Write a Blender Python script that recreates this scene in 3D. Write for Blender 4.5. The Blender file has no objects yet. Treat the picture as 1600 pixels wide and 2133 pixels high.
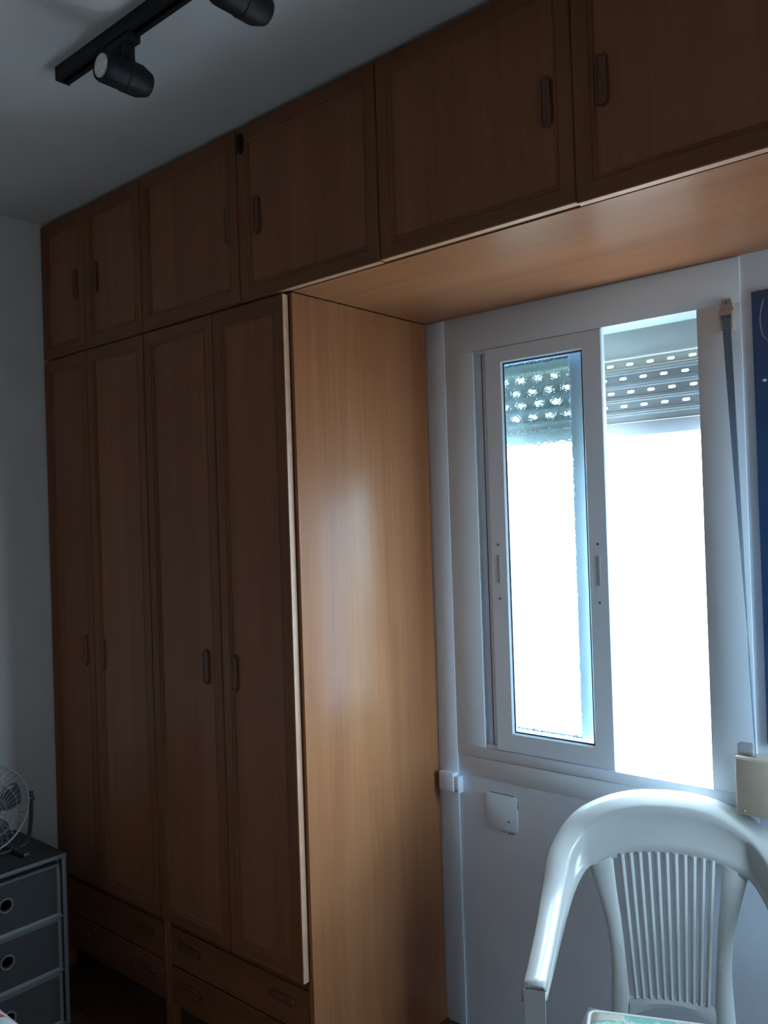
import bpy, bmesh, math, random
from mathutils import Vector, Matrix

# ------------------------------------------------------------------ camera, world, exposure
SC = bpy.context.scene
COL = SC.collection
random.seed(7)

YAW, PITCH, ROLL, FPX = 0.7090, 0.0090, -0.0324, 1767.66
CAM = Vector((2.9549, -1.5546, 1.5932))
SKY = 34.5
SKY_COLOR = (0.64, 0.83, 1.0)
GROUND_COLOR = (0.19, 0.19, 0.18)     # streets and roofs below the horizon
EXPOSURE = 0.0

def make_camera():
    f = Vector((-math.sin(YAW) * math.cos(PITCH), math.cos(YAW) * math.cos(PITCH), math.sin(PITCH)))
    r = Vector((math.cos(YAW), math.sin(YAW), 0))
    u = r.cross(f)
    r2 = math.cos(ROLL) * r + math.sin(ROLL) * u
    u2 = -math.sin(ROLL) * r + math.cos(ROLL) * u
    m = Matrix((r2, u2, -f)).transposed().to_4x4()
    m.translation = CAM
    cd = bpy.data.cameras.new('camera')
    cd.sensor_fit = 'VERTICAL'
    cd.sensor_height = 36.0
    cd.lens = FPX / 2133.0 * 36.0
    cd.clip_start = 0.02
    co = bpy.data.objects.new('camera', cd)
    co.matrix_world = m
    COL.objects.link(co)
    SC.camera = co

make_camera()

def make_world():
    w = bpy.data.worlds.new('overcast_sky')
    SC.world = w
    w.use_nodes = True
    nt = w.node_tree
    bg = nt.nodes['Background']
    bg.inputs[1].default_value = SKY
    tc = nt.nodes.new('ShaderNodeTexCoord')
    sp = nt.nodes.new('ShaderNodeSeparateXYZ')
    r = nt.nodes.new('ShaderNodeValToRGB')
    r.color_ramp.elements[0].position = 0.49
    r.color_ramp.elements[0].color = (*GROUND_COLOR, 1)
    r.color_ramp.elements[1].position = 0.51
    r.color_ramp.elements[1].color = (*SKY_COLOR, 1)
    ma = nt.nodes.new('ShaderNodeMath'); ma.operation = 'MULTIPLY_ADD'
    ma.inputs[1].default_value = 0.5; ma.inputs[2].default_value = 0.5
    nt.links.new(tc.outputs['Generated'], sp.inputs[0])
    nt.links.new(sp.outputs['Z'], ma.inputs[0])
    nt.links.new(ma.outputs[0], r.inputs['Fac'])
    nt.links.new(r.outputs['Color'], bg.inputs[0])

make_world()
SC.view_settings.view_transform = 'Standard'
SC.view_settings.look = 'None'
SC.view_settings.exposure = EXPOSURE
SC.view_settings.gamma = 1
SC.view_settings.use_curve_mapping = False
SC.cycles.use_denoising = True
SC.cycles.max_bounces = 14
SC.cycles.diffuse_bounces = 8
SC.cycles.glossy_bounces = 6
SC.cycles.transmission_bounces = 10
SC.cycles.transparent_max_bounces = 12

def portal(name, loc, rot, sx, sy):
    l = bpy.data.lights.new(name, 'AREA')
    l.shape = 'RECTANGLE'
    l.size, l.size_y = sx, sy
    l.cycles.is_portal = True
    o = bpy.data.objects.new(name, l)
    o.location = loc
    o.rotation_euler = rot
    COL.objects.link(o)

# sampling portals only (they add no light): the two window openings of the room
portal('window_portal', (1.84, 0.875, 1.48), (math.radians(-90), 0, 0), 0.90, 1.45)
portal('side_window_portal', (3.475, 0.38, 1.475), (0, math.radians(90), 0), 1.25, 0.36)

# ------------------------------------------------------------------ materials
MATS = {}

def nodes(name):
    m = bpy.data.materials.new(name)
    m.use_nodes = True
    nt = m.node_tree
    b = nt.nodes['Principled BSDF']
    return m, nt, b

def plain(name, col, rough=0.5, metal=0.0, noise=0.0, nscale=20.0, bump=0.0, bscale=120.0, spec=0.5, coat=0.0):
    if name in MATS:
        return MATS[name]
    m, nt, b = nodes(name)
    b.inputs['Roughness'].default_value = rough
    b.inputs['Metallic'].default_value = metal
    b.inputs['Specular IOR Level'].default_value = spec
    b.inputs['Coat Weight'].default_value = coat
    tc = nt.nodes.new('ShaderNodeTexCoord')
    if noise > 0:
        n = nt.nodes.new('ShaderNodeTexNoise')
        n.inputs['Scale'].default_value = nscale
        n.inputs['Detail'].default_value = 5
        nt.links.new(tc.outputs['Object'], n.inputs['Vector'])
        r = nt.nodes.new('ShaderNodeValToRGB')
        r.color_ramp.elements[0].position = 0.3
        r.color_ramp.elements[1].position = 0.7
        r.color_ramp.elements[0].color = (*[c * (1 - noise) for c in col], 1)
        r.color_ramp.elements[1].color = (*[min(1, c * (1 + noise)) for c in col], 1)
        nt.links.new(n.outputs['Fac'], r.inputs['Fac'])
        nt.links.new(r.outputs['Color'], b.inputs['Base Color'])
    else:
        b.inputs['Base Color'].default_value = (*col, 1)
    if bump > 0:
        n2 = nt.nodes.new('ShaderNodeTexNoise')
        n2.inputs['Scale'].default_value = bscale
        n2.inputs['Detail'].default_value = 4
        nt.links.new(tc.outputs['Object'], n2.inputs['Vector'])
        bp = nt.nodes.new('ShaderNodeBump')
        bp.inputs['Strength'].default_value = bump
        bp.inputs['Distance'].default_value = 0.002
        nt.links.new(n2.outputs['Fac'], bp.inputs['Height'])
        nt.links.new(bp.outputs['Normal'], b.inputs['Normal'])
    MATS[name] = m
    return m

def wood(name, axis, dark, light, rough=0.29, spec=0.3):
    """cherry veneer: fine fibres and broad cathedral bands stretched along one axis"""
    m, nt, b = nodes(name)
    L = nt.links
    tc = nt.nodes.new('ShaderNodeTexCoord')
    oi = nt.nodes.new('ShaderNodeObjectInfo')
    add = nt.nodes.new('ShaderNodeVectorMath'); add.operation = 'ADD'
    comb = nt.nodes.new('ShaderNodeCombineXYZ')
    mul = nt.nodes.new('ShaderNodeMath'); mul.operation = 'MULTIPLY'; mul.inputs[1].default_value = 9.0
    L.new(oi.outputs['Random'], mul.inputs[0])
    for i in range(3):
        L.new(mul.outputs[0], comb.inputs[i])
    L.new(tc.outputs['Object'], add.inputs[0]); L.new(comb.outputs[0], add.inputs[1])
    def mapped(across, along):
        mp = nt.nodes.new('ShaderNodeMapping')
        s = [across] * 3
        s[axis] = along
        mp.inputs['Scale'].default_value = s
        L.new(add.outputs[0], mp.inputs['Vector'])
        return mp
    n1 = nt.nodes.new('ShaderNodeTexNoise'); n1.inputs['Scale'].default_value = 1.0
    n1.inputs['Detail'].default_value = 6; n1.inputs['Roughness'].default_value = 0.65
    L.new(mapped(95, 2.2).outputs[0], n1.inputs['Vector'])
    n2 = nt.nodes.new('ShaderNodeTexNoise'); n2.inputs['Scale'].default_value = 1.0
    n2.inputs['Detail'].default_value = 3; n2.inputs['Distortion'].default_value = 0.6
    L.new(mapped(11, 0.55).outputs[0], n2.inputs['Vector'])
    mix = nt.nodes.new('ShaderNodeMix'); mix.data_type = 'FLOAT'
    mix.inputs[0].default_value = 0.55
    L.new(n1.outputs['Fac'], mix.inputs[2]); L.new(n2.outputs['Fac'], mix.inputs[3])
    r = nt.nodes.new('ShaderNodeValToRGB')
    r.color_ramp.elements[0].position = 0.30
    r.color_ramp.elements[1].position = 0.70
    r.color_ramp.elements[0].color = (*dark, 1)
    r.color_ramp.elements[1].color = (*light, 1)
    L.new(mix.outputs[0], r.inputs['Fac'])
    L.new(r.outputs['Color'], b.inputs['Base Color'])
    b.inputs['Roughness'].default_value = rough
    b.inputs['Specular IOR Level'].default_value = spec
    bp = nt.nodes.new('ShaderNodeBump'); bp.inputs['Strength'].default_value = 0.08
    bp.inputs['Distance'].default_value = 0.0006
    L.new(n1.outputs['Fac'], bp.inputs['Height']); L.new(bp.outputs['Normal'], b.inputs['Normal'])
    MATS[name] = m
    return m

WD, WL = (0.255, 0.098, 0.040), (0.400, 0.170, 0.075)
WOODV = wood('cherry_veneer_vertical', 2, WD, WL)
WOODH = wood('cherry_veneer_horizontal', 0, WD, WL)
DOORV = wood('cherry_veneer_shaded', 2, (0.200, 0.074, 0.032), (0.300, 0.122, 0.056), 0.28, 0.18)  # same veneer as the side panels, darkened for the shade on the door fronts
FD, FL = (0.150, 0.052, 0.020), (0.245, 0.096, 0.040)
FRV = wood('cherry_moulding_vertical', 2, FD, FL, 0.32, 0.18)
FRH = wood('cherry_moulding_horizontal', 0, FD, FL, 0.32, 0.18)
EDGE = plain('veneer_edge_banding', (0.50, 0.30, 0.19), 0.4, noise=0.1, nscale=30)
HANDLE = plain('brown_plastic_pull', (0.140, 0.050, 0.024), 0.3, noise=0.1)
CARC = plain('cabinet_inside_dark', (0.07, 0.03, 0.015), 0.7)
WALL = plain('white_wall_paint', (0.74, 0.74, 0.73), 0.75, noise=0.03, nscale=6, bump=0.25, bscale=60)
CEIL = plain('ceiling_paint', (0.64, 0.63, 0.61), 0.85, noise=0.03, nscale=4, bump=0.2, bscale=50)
WINWALL = plain('window_wall_glow_tint', (0.74, 0.84, 0.96), 0.7, noise=0.03, nscale=6, bump=0.25, bscale=60)  # white wall brightened and tinted blue to stand in for the window glow
ALU = plain('white_aluminium_glow_tint', (0.76, 0.88, 1.0), 0.35, noise=0.02, nscale=3)  # white lacquer with the bluish glow beside the window put into its colour
PVCBAR = plain('shutter_bottom_bar', (0.44, 0.46, 0.44), 0.45)
PVC = plain('shutter_pvc', (0.29, 0.31, 0.285), 0.45, noise=0.04, nscale=15)
CREAM = plain('cream_lintel', (0.70, 0.68, 0.55), 0.6, noise=0.03, nscale=10)
GASKET = plain('grey_gasket', (0.10, 0.14, 0.19), 0.6)
CHAIRM = plain('white_chair_plastic', (0.44, 0.455, 0.45), 0.22, noise=0.02, nscale=8, spec=0.5)
BLACK = plain('black_lamp_metal', (0.010, 0.011, 0.014), 0.55, noise=0.1, nscale=40, spec=0.3)
BEIGE = plain('beige_box_plastic', (0.62, 0.56, 0.45), 0.45, noise=0.04, nscale=20)
IVORY = plain('aged_ivory_plastic', (0.46, 0.43, 0.39), 0.45, noise=0.06, nscale=40)
STRAP = plain('grey_blue_webbing', (0.16, 0.23, 0.30), 0.8, noise=0.15, nscale=200, bump=0.5, bscale=400)
CHESTF = plain('grey_metal_frame', (0.135, 0.14, 0.14), 0.5, noise=0.05)
CHESTD = plain('dark_grey_fabric', (0.042, 0.042, 0.042), 0.9, noise=0.15, nscale=220, bump=0.4, bscale=500)
CHESTT = plain('chest_top_board', (0.035, 0.037, 0.037), 0.55, noise=0.1, nscale=12)
FANM = plain('fan_grey_wire', (0.28, 0.29, 0.29), 0.4, metal=0.3)
FANB = plain('fan_blade_plastic', (0.05, 0.062, 0.06), 0.35)
DARKP = plain('dark_plastic', (0.03, 0.03, 0.032), 0.45)
WHITEP = plain('white_painted_door', (0.70, 0.69, 0.66), 0.45)
SHEET = plain('mattress_ticking', (0.65, 0.63, 0.60), 0.9, noise=0.05)
BEDW = plain('bed_frame_wood', (0.14, 0.06, 0.03), 0.5, noise=0.2, nscale=15)

def floor_material():
    m, nt, b = nodes('dark_brown_floor')
    tc = nt.nodes.new('ShaderNodeTexCoord')
    br = nt.nodes.new('ShaderNodeTexBrick')
    br.inputs['Color1'].default_value = (0.085, 0.036, 0.022, 1)
    br.inputs['Color2'].default_value = (0.115, 0.050, 0.030, 1)
    br.inputs['Mortar'].default_value = (0.03, 0.018, 0.013, 1)
    br.inputs['Scale'].default_value = 1.0
    br.inputs['Brick Width'].default_value = 0.7
    br.inputs['Row Height'].default_value = 0.10
    br.inputs['Mortar Size'].default_value = 0.002
    nt.links.new(tc.outputs['Object'], br.inputs['Vector'])
    nt.links.new(br.outputs['Color'], b.inputs['Base Color'])
    b.inputs['Roughness'].default_value = 0.4
    return m
FLOORM = floor_material()

def frosted_glass():
    """patterned bathroom-type glass: a wavy refracting sheet"""
    m = bpy.data.materials.new('rippled_glass')
    m.use_nodes = True
    nt = m.node_tree
    nt.nodes.clear()
    out = nt.nodes.new('ShaderNodeOutputMaterial')
    g = nt.nodes.new('ShaderNodeBsdfRefraction')
    g.inputs['IOR'].default_value = 1.10
    g.inputs['Roughness'].default_value = 0.05
    g.inputs['Color'].default_value = (0.86, 0.94, 0.93, 1)
    gl = nt.nodes.new('ShaderNodeBsdfGlossy'); gl.inputs['Roughness'].default_value = 0.12
    mx = nt.nodes.new('ShaderNodeMixShader'); mx.inputs[0].default_value = 0.05
    tc = nt.nodes.new('ShaderNodeTexCoord')
    n = nt.nodes.new('ShaderNodeTexNoise'); n.inputs['Scale'].default_value = 75; n.inputs['Detail'].default_value = 3
    bp = nt.nodes.new('ShaderNodeBump'); bp.inputs['Strength'].default_value = 0.9; bp.inputs['Distance'].default_value = 0.0075
    nt.links.new(tc.outputs['Object'], n.inputs['Vector'])
    nt.links.new(n.outputs['Fac'], bp.inputs['Height'])
    nt.links.new(bp.outputs['Normal'], g.inputs['Normal'])
    nt.links.new(bp.outputs['Normal'], gl.inputs['Normal'])
    nt.links.new(g.outputs[0], mx.inputs[1]); nt.links.new(gl.outputs[0], mx.inputs[2])
    nt.links.new(mx.outputs[0], out.inputs['Surface'])
    return m

def clear_glass(name, tint):
    m = bpy.data.materials.new(name)
    m.use_nodes = True
    nt = m.node_tree
    nt.nodes.clear()
    out = nt.nodes.new('ShaderNodeOutputMaterial')
    t = nt.nodes.new('ShaderNodeBsdfTransparent'); t.inputs[0].default_value = (*tint, 1)
    gl = nt.nodes.new('ShaderNodeBsdfGlossy'); gl.inputs['Roughness'].default_value = 0.03
    mx = nt.nodes.new('ShaderNodeMixShader'); mx.inputs[0].default_value = 0.06
    nt.links.new(t.outputs[0], mx.inputs[1]); nt.links.new(gl.outputs[0], mx.inputs[2])
    nt.links.new(mx.outputs[0], out.inputs['Surface'])
    return m
RIPPLE = frosted_glass()
CLEAR = clear_glass('clear_window_glass', (0.93, 0.97, 0.98))

def lens_material():
    m, nt, b = nodes('faceted_lamp_lens')
    tc = nt.nodes.new('ShaderNodeTexCoord')
    v = nt.nodes.new('ShaderNodeTexVoronoi'); v.inputs['Scale'].default_value = 90
    r = nt.nodes.new('ShaderNodeValToRGB')
    r.color_ramp.elements[0].color = (0.95, 0.95, 0.93, 1); r.color_ramp.elements[1].color = (0.62, 0.62, 0.60, 1)
    nt.links.new(tc.outputs['Object'], v.inputs['Vector'])
    nt.links.new(v.outputs['Distance'], r.inputs['Fac'])
    nt.links.new(r.outputs['Color'], b.inputs['Base Color'])
    b.inputs['Roughness'].default_value = 0.25
    return m
LENS = lens_material()

def stripe_cloth():
    m, nt, b = nodes('striped_bedspread')
    L = nt.links
    tc = nt.nodes.new('ShaderNodeTexCoord')
    def wave(rot, scale, lo, hi):
        mp = nt.nodes.new('ShaderNodeMapping'); mp.inputs['Rotation'].default_value = (0, 0, rot)
        L.new(tc.outputs['Object'], mp.inputs['Vector'])
        w = nt.nodes.new('ShaderNodeTexWave'); w.inputs['Scale'].default_value = scale; w.inputs['Distortion'].default_value = 0.6
        L.new(mp.outputs[0], w.inputs['Vector'])
        r = nt.nodes.new('ShaderNodeValToRGB'); r.color_ramp.elements[0].position = lo; r.color_ramp.elements[1].position = hi
        L.new(w.outputs['Fac'], r.inputs['Fac'])
        return r
    a = wave(0.5, 5.0, 0.80, 0.86)
    c = wave(-0.9, 3.0, 0.62, 0.92)
    m1 = nt.nodes.new('ShaderNodeMix'); m1.data_type = 'RGBA'
    m1.inputs[6].default_value = (0.66, 0.64, 0.64, 1); m1.inputs[7].default_value = (0.45, 0.62, 0.55, 1)
    L.new(c.outputs['Color'], m1.inputs[0])
    m2 = nt.nodes.new('ShaderNodeMix'); m2.data_type = 'RGBA'
    m2.inputs[7].default_value = (0.48, 0.09, 0.11, 1)
    L.new(a.outputs['Color'], m2.inputs[0]); L.new(m1.outputs[2], m2.inputs[6])
    L.new(m2.outputs[2], b.inputs['Base Color'])
    b.inputs['Roughness'].default_value = 0.9
    return m
SPREAD = stripe_cloth()

def patch_cloth():
    m, nt, b = nodes('patchwork_cushion_cover')
    L = nt.links
    tc = nt.nodes.new('ShaderNodeTexCoord')
    mp = nt.nodes.new('ShaderNodeMapping'); mp.inputs['Scale'].default_value = (9.0, 9.0, 1.0)
    L.new(tc.outputs['Object'], mp.inputs['Vector'])
    ch = nt.nodes.new('ShaderNodeTexChecker'); ch.inputs['Scale'].default_value = 1.0
    ch.inputs['Color1'].default_value = (0.62, 0.56, 0.46, 1); ch.inputs['Color2'].default_value = (0.22, 0.50, 0.42, 1)
    L.new(mp.outputs[0], ch.inputs['Vector'])
    n = nt.nodes.new('ShaderNodeTexNoise'); n.inputs['Scale'].default_value = 45; n.inputs['Detail'].default_value = 3
    L.new(tc.outputs['Object'], n.inputs['Vector'])
    r = nt.nodes.new('ShaderNodeValToRGB'); r.color_ramp.elements[0].position = 0.52; r.color_ramp.elements[1].position = 0.62
    L.new(n.outputs['Fac'], r.inputs['Fac'])
    mx = nt.nodes.new('ShaderNodeMix'); mx.data_type = 'RGBA'
    mx.inputs[7].default_value = (0.55, 0.72, 0.66, 1)
    L.new(r.outputs['Color'], mx.inputs[0]); L.new(ch.outputs['Color'], mx.inputs[6])
    L.new(mx.outputs[2], b.inputs['Base Color'])
    b.inputs['Roughness'].default_value = 0.85
    return m
PATCH = patch_cloth()
PIPING = plain('white_piping', (0.75, 0.76, 0.74), 0.8)
POSTER = plain('blue_poster_print', (0.040, 0.125, 0.32), 0.3, noise=0.25, nscale=5)
POSTERINK = plain('pale_poster_ink', (0.30, 0.40, 0.55), 0.5)

# ------------------------------------------------------------------ mesh helpers
def obj(name, bm, mats, parent=None, loc=None, smooth=False):
    me = bpy.data.meshes.new(name)
    bmesh.ops.recalc_face_normals(bm, faces=bm.faces[:])
    bm.to_mesh(me)
    bm.free()
    for m in (mats if isinstance(mats, (list, tuple)) else [mats]):
        me.materials.append(m)
    if smooth:
        for p in me.polygons:
            p.use_smooth = True
        if smooth == 'auto':
            try:
                me.set_sharp_from_angle(angle=math.radians(35))
            except Exception:
                pass
    o = bpy.data.objects.new(name, me)
    COL.objects.link(o)
    if parent:
        o.parent = parent
    if loc:
        o.location = loc
    return o

def tag(o, label, cat, group=None):
    o['label'] = label
    o['category'] = cat
    if group:
        o['group'] = group
    return o

def thing(name, label, cat, loc=(0, 0, 0), rz=0.0, group=None):
    o = bpy.data.objects.new(name, None)
    o.empty_display_size = 0.1
    COL.objects.link(o)
    o.location = loc
    o.rotation_euler = (0, 0, rz)
    return tag(o, label, cat, group)

def struct(o):
    o['kind'] = 'structure'
    return o

def add_box(bm, x0, x1, y0, y1, z0, z1, bev=0.0, mat=0, seg=2):
    vs = [bm.verts.new((x, y, z)) for z in (z0, z1) for y in (y0, y1) for x in (x0, x1)]
    idx = [(0, 2, 3, 1), (4, 5, 7, 6), (0, 1, 5, 4), (2, 6, 7, 3), (0, 4, 6, 2), (1, 3, 7, 5)]
    fs = [bm.faces.new([vs[i] for i in q]) for q in idx]
    for f in fs:
        f.material_index = mat
    if bev > 0:
        es = list({e for f in fs for e in f.edges})
        r = bmesh.ops.bevel(bm, geom=es, offset=bev, segments=seg, profile=0.5, affect='EDGES')
        for f in r['faces']:
            f.material_index = mat

def box(name, x0, x1, y0, y1, z0, z1, m, parent=None, bev=0.002, loc=None):
    bm = bmesh.new()
    add_box(bm, x0, x1, y0, y1, z0, z1, bev)
    return obj(name, bm, m, parent, loc, smooth='auto' if bev else False)

def loft(bm, loops, closed=True, cap0=False, cap1=False, matf=None):
    rings = [[bm.verts.new(p) for p in lp] for lp in loops]
    n = len(rings[0])
    for i in range(len(rings) - 1):
        for j in range(n if closed else n - 1):
            k = (j + 1) % n
            f = bm.faces.new((rings[i][j], rings[i][k], rings[i + 1][k], rings[i + 1][j]))
            if matf:
                f.material_index = matf(i, j)
    if cap0:
        bm.faces.new(rings[0])
    if cap1:
        bm.faces.new(list(reversed(rings[-1])))
    return rings

def circle_pts(c, a, b, r, n):
    return [c + a * (r * math.cos(2 * math.pi * i / n)) + b * (r * math.sin(2 * math.pi * i / n)) for i in range(n)]

def add_lathe(bm, prof, p0, axis, n=28, rot=0.0):
    """prof: (distance along axis, radius)"""
    p0 = Vector(p0); ax = Vector(axis).normalized()
    t = Vector((0, 0, 1)) if abs(ax.z) < 0.9 else Vector((1, 0, 0))
    a = ax.cross(t).normalized(); b = ax.cross(a)
    a, b = a * math.cos(rot) + b * math.sin(rot), b * math.cos(rot) - a * math.sin(rot)
    loft(bm, [circle_pts(p0 + ax * d, a, b, max(r, 1e-4), n) for d, r in prof], True, True, True)

def add_tube(bm, pts, r, n=8, closed=False):
    pts = [Vector(p) for p in pts]
    loops = []
    prev = None
    m = len(pts)
    for i, p in enumerate(pts):
        if closed:
            d = (pts[(i + 1) % m] - pts[i - 1]).normalized()
        else:
            d = (pts[min(i + 1, m - 1)] - pts[max(i - 1, 0)]).normalized()
        if prev is None:
            t = Vector((0, 0, 1)) if abs(d.z) < 0.9 else Vector((1, 0, 0))
            a = d.cross(t).normalized()
        else:
            a = (prev - d * prev.dot(d)).normalized()
        prev = a
        rr = r[i] if isinstance(r, (list, tuple)) else r
        loops.append(circle_pts(p, a, d.cross(a), rr, n))
    if closed:
        loops.append(loops[0])
        rings = loft(bm, loops)
        bmesh.ops.remove_doubles(bm, verts=bm.verts[:], dist=1e-6)
    else:
        loft(bm, loops, True, True, True)

def catmull(pts, n):
    """smooth curve through points, n samples per span"""
    P = [Vector(p) for p in pts]
    P = [2 * P[0] - P[1]] + P + [2 * P[-1] - P[-2]]
    out = []
    for i in range(1, len(P) - 2):
        for k in range(n):
            t = k / n
            a, b, c, d = P[i - 1], P[i], P[i + 1], P[i + 2]
            out.append(0.5 * ((2 * b) + (c - a) * t + (2 * a - 5 * b + 4 * c - d) * t * t + (3 * b - a - 3 * c + d) * t ** 3))
    out.append(P[-2])
    return out

# ------------------------------------------------------------------ dimensions
H = 2.715          # ceiling
ZU = 2.215         # underside of the upper cabinets
D = 0.610          # window wall face
XR = 1.298         # side face of the tall wardrobe
RX = 3.35          # right wall
BY = -3.10         # back wall
WT = 0.25          # outer wall thickness

# ------------------------------------------------------------------ room shell
struct(box('floor', -0.1, RX + 0.12, BY - 0.1, D + WT, -0.08, 0.0, FLOORM, bev=0))
struct(box('ceiling', -0.1, RX + 0.12, BY - 0.1, D + WT, H, H + 0.1, CEIL, bev=0))
struct(box('wall_left', -0.1, 0.0, BY - 0.1, D + WT, 0.0, H, WALL, bev=0))
struct(box('wall_back', 0.0, RX + 0.12, BY - 0.1, BY, 0.0, H, WALL, bev=0))

def wall_window():
    bm = bmesh.new()
    wx0, wx1, wz0, wz1 = 1.385, 2.268, 0.82, 2.190
    add_box(bm, 0.0, wx0, D, D + WT, 0, H)
    add_box(bm, wx1, RX, D, D + WT, 0, H)
    add_box(bm, wx0, wx1, D, D + WT, 0, wz0)
    add_box(bm, wx0, wx1, D, D + WT, wz1, H)
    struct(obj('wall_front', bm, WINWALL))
wall_window()

def wall_right():
    bm = bmesh.new()
    y0, y1, z0, z1 = 0.20, 0.56, 0.85, 2.10
    add_box(bm, RX, RX + 0.12, BY, y0, 0, H)
    add_box(bm, RX, RX + 0.12, y1, D + WT, 0, H)
    add_box(bm, RX, RX + 0.12, y0, y1, 0, z0)
    add_box(bm, RX, RX + 0.12, y0, y1, z1, H)
    struct(obj('wall_right', bm, WALL))
    w = bpy.data.objects.new('window_2', None); COL.objects.link(w); w['kind'] = 'structure'  # added unseen window, inferred from chair glints, placed to brighten the window wall
    w.location = (RX, (y0 + y1) / 2, z0)
    hw, ht = (y1 - y0) / 2, z1 - z0
    bm = bmesh.new()
    add_box(bm, 0.03, 0.08, -hw, -hw + 0.03, 0, ht, 0.003); add_box(bm, 0.03, 0.08, hw - 0.03, hw, 0, ht, 0.003)
    add_box(bm, 0.03, 0.08, -hw + 0.03, hw - 0.03, 0, 0.03, 0.003); add_box(bm, 0.03, 0.08, -hw + 0.03, hw - 0.03, ht - 0.03, ht, 0.003)
    obj('window_frame', bm, ALU, w)
    box('pane', 0.053, 0.057, -hw + 0.03, hw - 0.03, 0.03, ht - 0.03, CLEAR, w, bev=0)
wall_right()

def room_door():
    d = bpy.data.objects.new('door_1', None); COL.objects.link(d); d['kind'] = 'structure'
    d.location = (2.2, BY, 0)
    bm = bmesh.new()
    add_box(bm, -0.45, -0.38, 0, 0.03, 0, 2.10, 0.003); add_box(bm, 0.38, 0.45, 0, 0.03, 0, 2.10, 0.003)
    add_box(bm, -0.38, 0.38, 0, 0.03, 2.03, 2.10, 0.003)
    obj('door_frame', bm, FRV, d)
    box('door_leaf', -0.375, 0.375, 0.002, 0.022, 0.005, 2.025, WOODV, d)
    bm = bmesh.new(); add_tube(bm, [(0.31, 0.022, 1.02), (0.31, 0.06, 1.02), (0.30, 0.065, 1.02), (0.20, 0.065, 1.02)], 0.009)
    obj('door_handle', bm, FANM, d, smooth=True)
room_door()

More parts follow.
